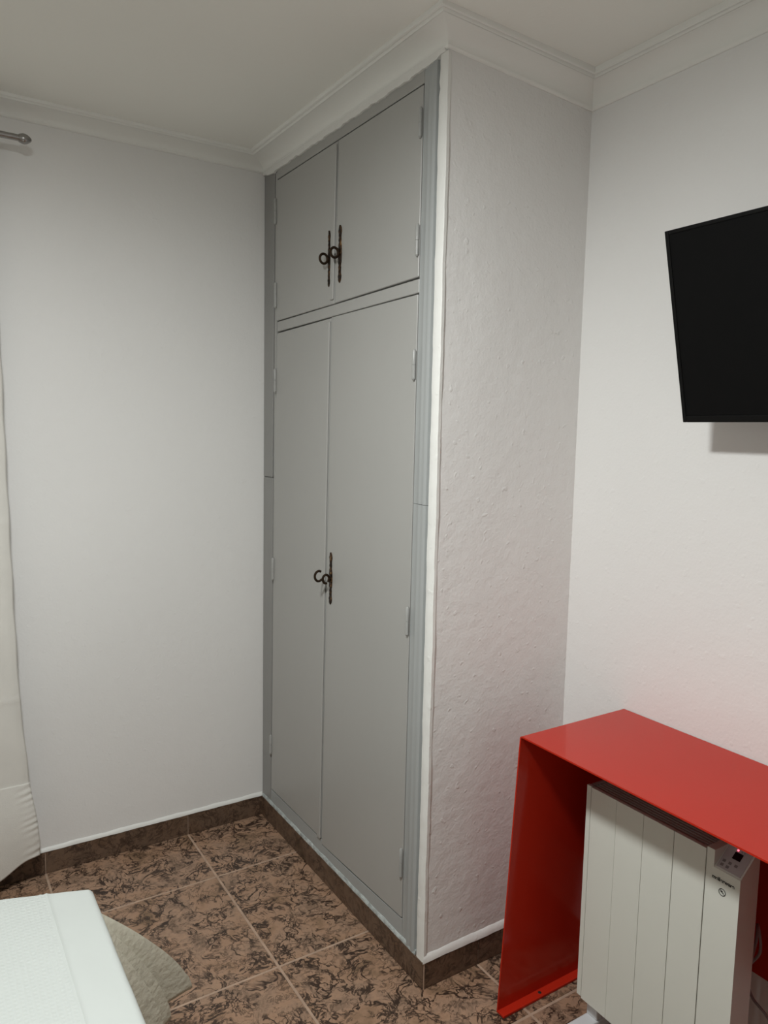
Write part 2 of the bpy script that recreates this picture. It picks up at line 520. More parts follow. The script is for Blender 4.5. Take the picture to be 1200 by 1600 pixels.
# cornice: profile points (fraction out from wall, fraction down from ceiling)
prof = [(1.0, -0.03), (1.0, 0.12), (0.98, 0.19), (0.925, 0.215), (0.89, 0.165), (0.875, 0.165), (0.86, 0.235), (0.83, 0.29), (0.79, 0.275)]
for k in range(0, 9):
    t = math.pi / 2 * k / 8
    prof.append((0.80 - 0.68 * math.sin(t), 0.86 - 0.57 * math.cos(t)))
prof += [(0.125, 0.90), (0.105, 0.96), (0.06, 1.0), (-0.01, 1.0)]
corners = {  # position -> (projection, drop)
    'l': (0.058, 0.043), 'c1': (0.092, 0.044), 'c0': (0.088, 0.049), 'c2': (0.068, 0.077), 'r': (0.046, 0.070)}
def cornice(name, label, fa, fb, ca, cb, N=14):
    bm = bmesh.new(); rows = []
    for i in range(N + 1):
        t = i / N
        p = corners[ca][0] * (1 - t) + corners[cb][0] * t
        d = corners[ca][1] * (1 - t) + corners[cb][1] * t
        row = []
        for (o, dn) in prof:
            A, B = Vector(fa(o * corners[ca][0])), Vector(fb(o * corners[cb][0]))
            q = A.lerp(B, t)
            row.append(bm.verts.new((q.x, q.y, H - dn * d)))
        rows.append(row)
    n = len(prof)
    for i in range(N):
        for k in range(n - 1):
            bm.faces.new((rows[i][k], rows[i][k + 1], rows[i + 1][k + 1], rows[i + 1][k]))
    return structure(obj(name, bm, 'cornice', smooth=True), label)
cornice('trim_4', 'white plaster cornice above the curtain wall', lambda o: (XMIN, W - o), lambda o: (-o, W - o), 'l', 'c1')
cornice('trim_5', 'white plaster cornice above the closet doors', lambda o: (-o, W - o), lambda o: (-o, -o), 'c1', 'c0')
cornice('trim_6', 'white plaster cornice above the short return wall', lambda o: (-o, -o), lambda o: (D - o, -o), 'c0', 'c2')
cornice('trim_7', 'white plaster cornice above the television wall', lambda o: (D - o, -o), lambda o: (D - o, YMIN), 'c2', 'r')

# uneven white filler bead where the cornice meets the closet frame
def filler():
    bm = bmesh.new(); rows = []
    N = 130
    for i in range(N + 1):
        y = 0.004 + (W - 0.006) * i / N
        zt = H - 0.0475
        zb = 2.4615 + 0.0028 * smooth_noise(y * 30, 2) + 0.0018 * smooth_noise(y * 90, 5)
        if y < 0.09: zb += 0.008 * (1 - y / 0.09)
        if y > 1.05: zb += 0.010 * (y - 1.05) / 0.06
        zb = min(zb, zt - 0.002)
        xo = -0.0105 + 0.001 * smooth_noise(y * 50, 8)
        rows.append([bm.verts.new(c) for c in ((0.001, y, zt + 0.004), (xo * 1.1, y, zt + 0.004), (xo, y, (zt + zb) / 2), (xo * 0.8, y, zb), (0.001, y, zb))])
    for i in range(N):
        for k in range(5):
            bm.faces.new((rows[i][k], rows[i][(k + 1) % 5], rows[i + 1][(k + 1) % 5], rows[i + 1][k]))
    bm.faces.new(rows[0]); bm.faces.new(rows[-1])
    return bm
structure(obj('trim_8', filler(), 'white_gloss', smooth=True), 'uneven white filler line under the closet cornice')

# ------------------------------------------------------------------ ceiling lamp (above the frame)
lamp = empty('ceiling_lamp', (LAMP_POS[0], LAMP_POS[1], H), 'round white ceiling lamp lighting the room, above the bed side', 'lamp')
def dome(cx, cy, z0, r, h, rings=8, seg=40):
    bm = bmesh.new(); rows = []
    for i in range(rings):
        t = math.pi / 2 * i / rings
        rows.append([bm.verts.new((cx + r * math.cos(t) * math.cos(2 * math.pi * k / seg), cy + r * math.cos(t) * math.sin(2 * math.pi * k / seg), z0 - h * math.sin(t))) for k in range(seg)])
    tip = bm.verts.new((cx, cy, z0 - h))
    for i in range(rings - 1):
        for k in range(seg):
            bm.faces.new((rows[i][k], rows[i][(k + 1) % seg], rows[i + 1][(k + 1) % seg], rows[i + 1][k]))
    for k in range(seg):
        bm.faces.new((rows[-1][k], rows[-1][(k + 1) % seg], tip))
    return bm
obj('lamp_shade', dome(LAMP_POS[0], LAMP_POS[1], LAMP_POS[2], 0.115, 0.009), 'lamp_glow', lamp, smooth=True)
obj('lamp_base', tube([(LAMP_POS[0], LAMP_POS[1], H - 0.0005), (LAMP_POS[0], LAMP_POS[1], LAMP_POS[2])], [0.128, 0.128], 40), 'foot', lamp)

# ------------------------------------------------------------------ built-in closet
cl = empty('closet', (0.0, 0.56, HB), 'tall grey painted built-in closet with four doors and bronze keys', 'closet')
FX = -0.002                     # frame face
FT = 0.026                      # timber thickness
def quad_slab(pts, x0, x1, r=0.0015):
    """pts: (y,z) corners"""
    return prism(pts, 0, x0, x1, r, 1)
def jamb_profile_slab(y_in0, y_in1, y_out, z0, z1, n_in):
    """moulded right jamb: flat band, hollow, rounded outer bead. y_in at z0 and z1 may differ."""
    bm = bmesh.new()
    rows = []
    for z, yi in ((z0, y_in0), (z1, y_in1)):
        wd = yi - y_out
        co = [(FT, yi), (FX, yi), (FX - 0.0005, yi - 0.30 * wd), (FX - 0.003, yi - 0.36 * wd), (FX - 0.0045, yi - 0.42 * wd), (FX - 0.0035, yi - 0.50 * wd), (FX - 0.003, yi - 0.62 * wd),
              (FX - 0.0055, yi - 0.70 * wd), (FX - 0.006, yi - 0.80 * wd), (FX - 0.003, yi - 0.90 * wd), (FX + 0.009, y_out + 0.03 * wd), (FT, y_out)]
        rows.append([bm.verts.new((x, y, z)) for x, y in co])
    n = len(rows[0])
    for k in range(n):
        bm.faces.new((rows[0][k], rows[0][(k + 1) % n], rows[1][(k + 1) % n], rows[1][k]))
    bm.faces.new(rows[0]); bm.faces.new(rows[1][::-1])
    return bm
# helper lines measured on the face
def lerp(a, b, t): return a + (b - a) * t
def yR(z): return lerp(0.1065, 0.0985, (z - 0.14) / 2.3)         # right doors, hinge edge
def yL(z): return lerp(1.0250, 1.0020, (z - 0.14) / 2.3) - (0.008 if 1.2 < z < 2.1 else 0)
def ySl(z): return lerp(0.6050, 0.5800, (z - 0.124) / 1.78)      # lower seam
def ySu(z): return lerp(0.5600, 0.5500, (z - 1.945) / 0.48)      # upper seam
ZB0, ZB1, ZM0, ZM1, ZT = 0.1435, 0.1435, 1.903, 1.944, 2.4295
gap = 0.0021
obj('jamb', jamb_profile_slab(yR(0.085) - gap, yR(1.3505) - gap, 0.0330, HB + 0.004, 1.3500, 0), 'grey_cool', cl, smooth=True)
obj('jamb', jamb_profile_slab(yR(1.3515) - gap, yR(2.4655) - gap, 0.0330, 1.3512, 2.4655, 0), 'grey_cool', cl, smooth=True)
for z0, z1 in ((HB + 0.004, 1.3625), (1.3637, 2.4705)):
    jl = obj('jamb', quad_slab([(1.0345, z0), (W - 0.0015, z0), (W - 0.0015, z1), (lerp(1.0345, 1.0235, (z1 - 0.08) / 2.39), z1)], FX, FT, 0.003), 'grey_jamb', cl)
    # thin stop bead beside the left doors
    a0, a1 = yL(0.3), yL(2.2)
obj('stop_bead', quad_slab([(yL(0.14) + gap, HB + 0.006), (1.0330, HB + 0.006), (1.0215, 2.4600), (1.0035, 2.4600)], FX + 0.004, FT, 0.001), 'grey', cl)
obj('top_rail', quad_slab([(yR(2.45) , ZT + gap), (1.0020, ZT + gap), (1.0020, 2.4660), (yR(2.45), 2.4660)], FX, FT), 'grey', cl)
obj('middle_rail', quad_slab([(yR(1.92), ZM0 + gap + 0.003), (0.9935, ZM0 + gap - 0.008), (0.9935, ZM1 - gap - 0.010), (yR(1.92), ZM1 - gap + 0.002)], FX, FT), 'grey', cl)
obj('bottom_rail', quad_slab([(0.1045, HB + 0.010), (1.0300, HB + 0.006), (1.0250, 0.1395), (0.6100, 0.1385), (0.6040, 0.1215), (0.3980, 0.1265), (0.1065, 0.1425)], FX, FT, 0.0), 'grey_cool', cl)
# worn sloping sill strip on top of the skirting
def sill():
    bm = bmesh.new(); rows = []
    N = 90
    for i in range(N + 1):
        y = 0.034 + (1.104 - 0.034) * i / N
        z1 = HB + 0.0125 + 0.002 * smooth_noise(y * 30, 4)
        xo = -0.0065 + 0.0008 * smooth_noise(y * 45, 1)
        rows.append([bm.verts.new(c) for c in ((0.004, y, HB + 0.0004), (xo, y, HB + 0.0004), (xo, y, HB + 0.004), (FX - 0.001, y, z1), (0.004, y, z1))])
    for i in range(N):
        for k in range(5):
            bm.faces.new((rows[i][k], rows[i][(k + 1) % 5], rows[i + 1][(k + 1) % 5], rows[i + 1][k]))
    bm.faces.new(rows[0]); bm.faces.new(rows[-1])
    return bm
s = obj('sill', sill(), 'grey_worn', cl, smooth=True); s['label'] = 'worn pale edge along the closet foot'
obj('gap_shade_sheet', box((0.030, 0.034, HB + 0.01), (0.036, W - 0.003, 2.46)), 'dark', cl)  # dark sheet added behind the doors so their gaps look shaded

def door(zb_r, zb_l, zt_r, zt_l, yr0, yr1, yl0, yl1, lab, hz, hside, strip=None, mat='grey'):
    """corners: right (small y) / left (large y), bottom/top"""
    x0, x1 = FX - 0.0015, 0.022
    d = obj('door', quad_slab([(yr0, zb_r), (yl0, zb_l), (yl1, zt_l), (yr1, zt_r)], x0, x1, 0.0018), mat, cl)
    d['label'] = lab
    if strip:
        (a0, b0), (a1, b1), z0, z1 = strip
        obj('cover_strip', quad_slab([(a0, z0), (b0, z0), (b1, z1), (a1, z1)], x0 - 0.006, x0 - 0.0001, 0.002), mat, d)
    for (z0, z1) in hz:
        zm = (z0 + z1) / 2
        if hside > 0:   # left door, hinge on large-y side
            yh = lerp(yl0, yl1, (zm - zb_l) / (zt_l - zb_l)) + 0.002
        else:
            yh = lerp(yr0, yr1, (zm - zb_r) / (zt_r - zb_r)) + 0.004
        r = 0.0055
        bm = tube([(x0 - 0.0035, yh, z0 - 0.004), (x0 - 0.0035, yh, z0 - 0.001), (x0 - 0.0035, yh, z0), (x0 - 0.0035, yh, zm - 0.0006), (x0 - 0.0035, yh, zm), (x0 - 0.0035, yh, zm + 0.0006), (x0 - 0.0035, yh, z1), (x0 - 0.0035, yh, z1 + 0.004)],
                  [0.003, 0.0045, r, r, r * 0.8, r, r, 0.003], 12)
        obj('hinge', bm, 'grey_hinge', d, smooth=True)
    return d

d_ur = door(ZM1 + gap + 0.003, ZM1 - 0.003, ZT - gap, ZT - gap, yR(1.95) + gap, yR(2.43) + gap, ySu(1.945) - gap, ySu(2.43) - gap,
            'upper closet door on the side of the white corner', [(2.005, 2.080), (2.301, 2.370)], -1)
d_ul = door(ZM1 - 0.004, ZM1 - 0.008, ZT - gap, ZT - gap, ySu(1.945) + gap, ySu(2.43) + gap, 0.9955, 1.0030,
            'upper closet door on the side of the curtain wall', [(1.986, 2.068), (2.280, 2.362)], 1,
            strip=((ySu(1.945) + 0.001, ySu(1.945) + 0.022), (ySu(2.42) + 0.001, ySu(2.42) + 0.022), 1.953, 2.418))
d_lr = door(0.1462, 0.1245, ZM0 + 0.001, ZM0 - 0.003, yR(0.14) + gap, yR(1.9) + gap, ySl(0.124) - gap, ySl(1.9) - gap,
            'tall closet door on the side of the white corner', [(0.2726, 0.3524), (0.985, 1.059), (1.684, 1.757)], -1)
d_ll = door(0.1425, 0.1435, ZM0 - 0.005, ZM0 - 0.012, ySl(0.124) + gap, ySl(1.9) + gap, 1.0240, 0.9935,
            'tall closet door on the side of the curtain wall', [(0.2895, 0.3595), (0.980, 1.058), (1.682, 1.761)], 1,
            strip=((ySl(0.13) + 0.001, ySl(0.13) + 0.024), (ySl(1.89) + 0.001, ySl(1.89) + 0.024), 0.1435, 1.888))

# ornamental escutcheons and keys
def escutcheon(y, z0, z1, wmax, parent):
    bm = bmesh.new(); rows = []
    N = 48
    key = [(0, .25), (.05, .8), (.11, 1.0), (.16, .7), (.20, .62), (.26, .78), (.30, .60), (.36, .95), (.44, 1.05), (.50, 1.12), (.56, 1.05), (.64, .95), (.70, .60), (.74, .78), (.80, .62), (.84, .7), (.89, 1.0), (.95, .8), (1, .25)]
    def wid(t):
        for (a, b), (c, d) in zip(key[:-1], key[1:]):
            if a <= t <= c: return lerp(b, d, (t - a) / (c - a))
        return .25
    xf = FX - 0.0015
    for i in range(N + 1):
        t = i / N
        z = lerp(z0, z1, t); hw = wid(t) * wmax / 2
        hgt = 0.0028 + 0.0018 * abs(math.sin(t * 40))
        rows.append([bm.verts.new(c) for c in ((xf, y - hw, z), (xf - hgt * .7, y - hw * .85, z), (xf - hgt, y - hw * .3, z), (xf - hgt, y + hw * .3, z), (xf - hgt * .7, y + hw * .85, z), (xf, y + hw, z))])
    for i in range(N):
        for k in range(5):
            bm.faces.new((rows[i][k], rows[i][k + 1], rows[i + 1][k + 1], rows[i + 1][k]))
        bm.faces.new((rows[i][5], rows[i][0], rows[i + 1][0], rows[i + 1][5]))
    bm.faces.new(rows[0]); bm.faces.new(rows[-1][::-1])
    e = obj('escutcheon', bm, 'bronze_gold', parent, smooth=True)
    e['label'] = 'long ornate bronze key plate'
    return e
def ring_pts(cx, cy, cz, rx, rz, a0=0, a1=360, n=28):
    return [(cx + rx * math.cos(math.radians(lerp(a0, a1, i / n))), cy, cz + rz * math.sin(math.radians(lerp(a0, a1, i / n)))) for i in range(n + (1 if abs(a1 - a0) < 360 else 0))]
def key(y, z, parent, xo=-0.024, rx=0.0135, rz=0.0150, hook=False, rt=0.0041):
    bm = tube([(FX - 0.003, y, z), (xo + rx, y, z)], 0.0032, 10)
    join(bm, tube([(FX - 0.0045, y, z), (FX - 0.008, y, z)], 0.006, 12))
    if not hook:
        join(bm, tube(ring_pts(xo, y, z, rx, rz), rt, 8, closed=True))
    else:
        join(bm, tube(ring_pts(xo, y, z, rx, rz, -45, 285), rt, 8))
        join(bm, tube(ring_pts(xo - 0.0260, y, z + 0.012, 0.0145, 0.0165, 60, 320), rt, 8))
    k = obj('key', bm, 'bronze', parent, smooth=True)
    k['label'] = 'dark bronze key with a ring bow' if not hook else 'dark bronze key with an open double bow'
escutcheon(0.5265, 1.999, 2.171, 0.021, d_ur)
key(0.5265, 2.087, d_ur)
escutcheon(0.5965, 1.997, 2.169, 0.014, d_ul)
key(0.5965, 2.081, d_ul)
escutcheon(0.5590, 0.9765, 1.1486, 0.020, d_lr)
key(0.5590, 1.062, d_lr, rx=0.0115, rz=0.0140, xo=-0.022, hook=True)

# ------------------------------------------------------------------ red sheet-metal console table
tb = empty('console_table', (0.31, -0.64, 0.0), 'glossy red bent-metal console table against the white wall', 'table')
TXF, TXB, TZ, TT = 0.1190, D - 0.003, 0.7875, 0.004
YL_T, YL_B, YR_T = -0.2215, -0.1760, -1.06
def sheet(path, x0, x1, th):
    """path: (y,z) centre-line of a folded sheet, outer side offset; extruded in x."""
    n = len(path); P2 = [Vector(p) for p in path]
    off = []
    for i in range(n):
        t = (P2[min(i + 1, n - 1)] - P2[max(i - 1, 0)]).normalized()
        off.append(Vector((-t.y, t.x)))
    a = [P2[i] + off[i] * th / 2 for i in range(n)]; b = [P2[i] - off[i] * th / 2 for i in range(n)]
    return prism([tuple(p) for p in a] + [tuple(p) for p in b[::-1]], 0, x0, x1, 0.0)
def arc2(c, r, a0, a1, n=6):
    return [(c[0] + r * math.cos(math.radians(lerp(a0, a1, i / n))), c[1] + r * math.sin(math.radians(lerp(a0, a1, i / n)))) for i in range(n + 1)]
zt = TZ - TT / 2
r = 0.006
obj('top', sheet([(YL_T, zt - r - 0.001)] + arc2((YL_T - r, zt - r), r, 0, 90) + arc2((YR_T + r, zt - r), r, 90, 180) + [(YR_T, zt - r - 0.001)], TXF, TXB, TT), 'red', tb, smooth=True)
z0 = 0.0035
obj('side_panel', sheet([(YL_T, zt - r - 0.0012), (YL_B, 0.008)] , TXF, TXB, TT), 'red', tb)
fl = obj('foot_flange', prism([(YL_B + 0.003, 0.0005), (YL_B + 0.003, 0.0075), (YL_B - 0.026, 0.0075), (YL_B - 0.026, 0.0005)], 0, TXF, TXB, 0.001), 'red', tb)
obj('screw', tube([(0.262, YL_B - 0.013, 0.0076), (0.262, YL_B - 0.013, 0.0092)], [0.005, 0.004], 12), 'ink', tb)
obj('side_panel', sheet([(YR_T, zt - r - 0.0012), (YR_T - 0.046, 0.008)], TXF, TXB, TT), 'red', tb)
obj('foot_flange', prism([(YR_T - 0.049, 0.0005), (YR_T - 0.049, 0.0075), (YR_T - 0.020, 0.0075), (YR_T - 0.020, 0.0005)], 0, TXF, TXB, 0.001), 'red', tb)
obj('back_panel', box((TXB - 0.006, YR_T + 0.004, 0.278), (TXB, YL_T - 0.008, zt - 0.004), 0.001, 1), 'red', tb)

# ------------------------------------------------------------------ electric radiator
rd = empty('electric_radiator', (0.262, -0.55, 0.0), 'white electric panel radiator standing under the red table', 'radiator')
XF, XB = 0.260, 0.328
RZ0, RZ1 = 0.0944, 0.6655
RYL, RYR = -0.3194, -0.7357
# hollow body behind the panels
body = box((XF + 0.006, -0.6550, RZ0 + 0.002), (XB, RYL - 0.0005, RZ1 - 0.016), 0.002, 1)
obj('body', body, 'rad_side', rd)
obj('back_plate', box((XB - 0.003, -0.6550, RZ1 - 0.0155), (XB, RYL - 0.001, RZ1), 0.001, 1), 'rad_side', rd)
# end strip and four front panels, each its own piece with a groove between
yedges = [RYL, -0.3342, -0.4144, -0.4931, -0.5753, -0.6560]
for i in range(5):
    a, b_ = yedges[i], yedges[i + 1]
    gb = [0.0, 0.0010, 0.0002, 0.0003, 0.0006, 0.0010]
    bm = box((XF if i else XF + 0.001, b_ + gb[i + 1], RZ0 + (0.0 if i else 0.003)), (XF + 0.010, a - gb[i], RZ1 if i else RZ1 + 0.001), 0.0012 if i in (0, 3, 4) else 0.0008, 2)
    p = obj('end_strip' if i == 0 else 'front_panel', bm, 'rad', rd)
obj('end_cap', box((XF + 0.0115, RYL - 0.010, RZ1 - 0.0150), (XB - 0.0035, RYL - 0.0005, RZ1 - 0.0005), 0.001, 1), 'slat', rd)
# grille slats along the top, shade in the openings painted by a near-black sheet below
for k in range(5):
    x = XF + 0.0135 + k * 0.0102
    obj('grille_slat', box((x, -0.6540, RZ1 - 0.0135), (x + 0.0056, RYL - 0.0105, RZ1 - 0.0025), 0.0006, 1), 'slat', rd)
obj('grille_shade_sheet', box((XF + 0.0105, -0.6545, RZ1 - 0.0158), (XB - 0.0035, RYL - 0.0005, RZ1 - 0.0145)), 'dark', rd)
# control column: full-height post, then a column with a sloping control panel
ZC0, ZC1 = 0.6343, 0.6757
colm = box((XF, RYR, RZ0), (XB, -0.6575, ZC0))
join(colm, box((XF, -0.6752, ZC0), (XB, -0.6575, RZ1 + 0.006)))
join(colm, prism([(XF + 0.001, ZC0), (XB, ZC0), (XB, ZC1 + 0.004), (XB - 0.010, ZC1 + 0.004)], 1, RYR, -0.6752))
obj('control_column', colm, 'rad', rd)
sl = Vector((XB - 0.010 - XF - 0.001, 0, ZC1 + 0.004 - ZC0)); sl_len = sl.length; sl.normalize()
sn = Vector((-sl.z, 0, sl.x))
def on_panel(u, y, h): return Vector((XF + 0.001, y, ZC0)) + sl * u + sn * h
def panel_piece(u0, u1, y0, y1, h0, h1, mat, name, parent):
    bm = bmesh.new()
    vs = [bm.verts.new(on_panel(u, y, h)) for h in (h0, h1) for (u, y) in ((u0, y0), (u1, y0), (u1, y1), (u0, y1))]
    for f in ((0, 1, 2, 3), (4, 5, 6, 7), (0, 1, 5, 4), (1, 2, 6, 5), (2, 3, 7, 6), (3, 0, 4, 7)):
        bm.faces.new([vs[i] for i in f])
    return obj(name, bm, mat, parent)
cp = panel_piece(0.004, sl_len - 0.002, RYR + 0.004, -0.6780, 0.0001, 0.0010, 'panel_grey', 'control_panel', rd)
dsp = panel_piece(0.034, 0.051, -0.7153, -0.6974, 0.0010, 0.0018, 'black_glass', 'display', cp)
for (u, y) in ((0.012, -0.6867), (0.012, -0.6989), (0.022, -0.6867), (0.022, -0.7000), (0.022, -0.7132), (0.056, -0.7092), (0.056, -0.7153)):
    panel_piece(u - 0.003, u + 0.003, y - 0.0032, y + 0.0032, 0.0010, 0.0016, 'button', 'button', cp) if u < 0.05 else panel_piece(u - 0.001, u + 0.001, y - 0.001, y + 0.001, 0.0010, 0.0016, 'button', 'indicator_mark', cp)
def ball(c, r, seg=10):
    bm = bmesh.new(); bmesh.ops.create_uvsphere(bm, u_segments=seg, v_segments=6, radius=r)
    bmesh.ops.translate(bm, verts=bm.verts, vec=c); return bm
lo = obj('indicator_light', ball(on_panel(0.056, -0.7005, 0.0012), 0.0021), 'led', cp); lo['label'] = 'glowing red indicator light'
# lettering and do-not-cover mark
def text_mesh(body, size, loc, name, parent, mat):
    cu = bpy.data.curves.new('txt', 'FONT'); cu.body = body; cu.size = size; cu.extrude = 0.0002
    cu.align_x = 'CENTER'; cu.align_y = 'CENTER'; cu.offset = 0.00035
    t = bpy.data.objects.new('txt', cu); C.objects.link(t)
    bpy.context.view_layer.update()
    me = bpy.data.meshes.new_from_object(t.evaluated_get(bpy.context.evaluated_depsgraph_get()))
    bpy.data.objects.remove(t)
    # text plane faces -x : local x -> -y, local y -> z
    me.transform(Matrix(((0, 0, -1, 0), (-1, 0, 0, 0), (0, 1, 0, 0), (0, 0, 0, 1))))
    me.materials.clear(); me.materials.append(M[mat])
    o = bpy.data.objects.new(name, me); C.objects.link(o)
    o.parent = parent; o.location = Vector(loc) - root_loc(parent)
    return o
text_mesh('mellerware', 0.0112, (XF - 0.0004, -0.6984, 0.6129), 'lettering', rd, 'ink')
ic = (XF - 0.0004, -0.6977, 0.5884)
bm = tube([(ic[0], ic[1] + 0.0075 * math.cos(a), ic[2] + 0.0075 * math.sin(a)) for a in [2 * math.pi * k / 28 for k in range(28)]], 0.0007, 6, closed=True)
join(bm, tube([(ic[0], ic[1] + 0.005, ic[2] + 0.005), (ic[0], ic[1] - 0.005, ic[2] - 0.005)], 0.0006, 6))
join(bm, prism([(ic[1] + 0.0045, ic[2] + 0.0018), (ic[1] - 0.001, ic[2] + 0.0038), (ic[1] - 0.0005, ic[2] + 0.0005), (ic[1] - 0.0035, ic[2] - 0.0005), (ic[1] - 0.003, ic[2] - 0.0014), (ic[1] + 0.0025, ic[2] - 0.0006)], 0, ic[0] - 0.0002, ic[0] + 0.0003))
obj('do_not_cover_mark', bm, 'ink', rd)
# feet
for yc in (-0.349, -0.715):
    f = obj('foot', box((0.165, yc - 0.019, 0.0005), (0.430, yc + 0.019, 0.038), 0.004, 2), 'foot', rd)
    obj('leg', box((0.2890, yc - 0.017, 0.0385), (0.309, yc + 0.018, RZ0 + 0.0015), 0.002, 1), 'foot', f)
# power cable from the right rear, lying by the wall
ctrl = [(0.3305, -0.700, 0.30), (0.350, -0.705, 0.33), (0.400, -0.700, 0.42), (0.440, -0.680, 0.44), (0.440, -0.690, 0.38), (0.420, -0.675, 0.335), (0.400, -0.700, 0.295), (0.400, -0.750, 0.26), (0.420, -0.82, 0.12), (0.440, -0.86, 0.012), (0.455, -0.92, 0.0045), (0.46, -0.985, 0.0045)]
def catmull(P_, n=8):
    P_ = [Vector(p) for p in P_]; out = []
    for i in range(len(P_) - 1):
        a_, b_, c_, d_ = P_[max(i - 1, 0)], P_[i], P_[i + 1], P_[min(i + 2, len(P_) - 1)]
        for k in range(n):
            t = k / n
            out.append(0.5 * ((2 * b_) + (c_ - a_) * t + (2 * a_ - 5 * b_ + 4 * c_ - d_) * t * t + (3 * b_ - a_ - 3 * c_ + d_) * t ** 3))
    return out + [P_[-1]]
pts = catmull(ctrl)
obj('power_cable', tube(pts, 0.0032, 8), 'cable', rd, smooth=True)

# ------------------------------------------------------------------ television
tv = empty('television', (D - 0.001, -0.80, 1.78), 'black flat television tilted forward on the white wall', 'television')
b0 = Vector((0.380, -0.4454, 1.5775)); tl = math.radians(14.4)
upv = Vector((-math.sin(tl), 0, math.cos(tl))); nv = Vector((-math.cos(tl), 0, -math.sin(tl)))
TVW, TVH = 0.725, 0.4289
def tvp(a, u, h): return b0 + Vector((0, -a, 0)) + upv * u + nv * h
def tv_box(a0, a1, u0, u1, h0, h1, r=0.0):
    bm = bmesh.new(); bmesh.ops.create_cube(bm, size=1.0)
    for v in bm.verts:
        v.co = tvp(a0 if v.co.x < 0 else a1, u0 if v.co.y < 0 else u1, h0 if v.co.z < 0 else h1)
    bmesh.ops.recalc_face_normals(bm, faces=bm.faces)
    if r: bevel(bm, r, 2)
    return bm
obj('casing', tv_box(0.0, TVW, 0.0, TVH, -0.030, -0.0035, 0.003), 'tv_bezel', tv)
obj('screen', tv_box(0.010, TVW - 0.010, 0.016, TVH - 0.009, -0.0034, -0.0016), 'tv_screen', tv)
for a0, a1, u0, u1 in ((0, 0.0095, 0, TVH), (TVW - 0.0095, TVW, 0, TVH), (0.0097, TVW - 0.0097, TVH - 0.0085, TVH), (0.0097, TVW - 0.0097, 0, 0.0155)):
    obj('bezel', tv_box(a0, a1, u0, u1, -0.0034, 0.0, 0.0012), 'tv_bezel', tv)
obj('rear_bulge', tv_box(0.13, TVW - 0.13, 0.04, 0.27, -0.052, -0.0302, 0.006), 'tv_bezel', tv)
arm0 = tvp(TVW / 2, 0.2, -0.053)
wm = obj('wall_mount', box((D - 0.014, b0.y - TVW / 2 - 0.06, arm0.z - 0.10), (D - 0.001, b0.y - TVW / 2 + 0.06, arm0.z + 0.10), 0.002, 1), 'tv_bezel', tv)
obj('mount_arm', tube([tuple(arm0), (D - 0.0142, arm0.y, arm0.z)], 0.018, 14), 'tv_bezel', wm)

# ------------------------------------------------------------------ curtain rod and curtain
RODY, RODZ = W - 0.10, 2.3945
rod = empty('curtain_rod', (-1.7, W - 0.001, RODZ), 'dark steel curtain rod with pointed finial on the left wall', 'curtain rod')
obj('pole', lathe_x([(-2.75, 0.0095), (-0.8365, 0.0095)], 0, RODY, RODZ, 20), 'steel', rod, smooth=True)
fin = [(-0.8365, 0.0095), (-0.8362, 0.0115), (-0.833, 0.0125), (-0.829, 0.0140), (-0.824, 0.0152), (-0.819, 0.0150), (-0.812, 0.0125), (-0.806, 0.0085), (-0.802, 0.0045), (-0.8008, 0.001)]
obj('finial', lathe_x(fin, 0, RODY, RODZ, 20), 'steel', rod, smooth=True)
fin2 = [(-2.75 - (x + 0.8365), r) for x, r in fin]
obj('finial', lathe_x(fin2, 0, RODY, RODZ, 20), 'steel', rod, smooth=True)
for x in (-0.905, -1.70, -2.6):
    obj('bracket', join(tube([(x, W - 0.0008, RODZ - 0.012), (x, RODY, RODZ - 0.012)], 0.006, 10), tube([(x, W - 0.0006, RODZ - 0.012), (x, W - 0.007, RODZ - 0.012)], 0.022, 16)), 'steel', rod, smooth=True)

def curtain_mesh(hem=False):
    bm = bmesh.new()
    NU, NV = 240, (60 if hem else 230)
    # free edge x by height, from the photograph's outline
    edge = [(0.05, -0.842), (0.12, -0.834), (0.16, -0.8315), (0.38, -0.858), (0.67, -0.8786), (0.94, -0.886), (1.47, -0.896), (1.74, -0.8995), (2.10, -0.912), (2.45, -0.93)]
    def ex(z):
        for (a, b), (c, d) in zip(edge[:-1], edge[1:]):
            if z <= c: return lerp(b, d, max(0, (z - a) / (c - a)))
        return edge[-1][1]
    rows = []
    for j in range(NV + 1):
        tv_ = j / NV
        row = []
        for i in range(NU + 1):
            u = i / NU
            zlow = 0.118 - 0.056 * min(1, u / 0.085) + 0.010 * math.sin(u * 60)
            z = lerp(2.374, zlow, tv_) if not hem else lerp(0.372, zlow - 0.002, tv_)
            tt = tv_
            if hem: tv_ = (2.374 - z) / (2.374 - zlow)
            fold = math.sin((u - 0.13) * 2 * math.pi * 11) * (0.016 + 0.018 * tv_) * max(0, min(1, (u - 0.10) / 0.08))
            x = ex(z) - u * (1.62 - 0.04 * tv_) + 0.0012 * math.sin(z * 31)
            y = RODY + 0.034 - fold - 0.012 * tv_ + 0.006 * max(0, 1 - u / 0.012)
            if z < 0.37: y -= 0.012 * math.sin((0.37 - z) / 0.30 * math.pi) * (1 if u < 0.3 else 0.6) + 0.0019 * math.sin(z * 270 + u * 90 + 2.5 * math.sin(z * 23)) * (0.7 + 0.5 * math.sin(z * 61)) * max(0, 1 - u / 0.035)
            if hem: y -= 0.0032; x += 0.0008; tv_ = tt
            for zc, wd in ((1.232, 0.006), (0.657, 0.006)):
                y -= 0.0022 * math.exp(-((z - zc) / wd) ** 2)      # ironing creases
            row.append(bm.verts.new((x, min(y, W - 0.022), z)))
        rows.append(row)
    for j in range(NV):
        for i in range(NU):
            bm.faces.new((rows[j][i], rows[j][i + 1], rows[j + 1][i + 1], rows[j + 1][i]))
    return bm
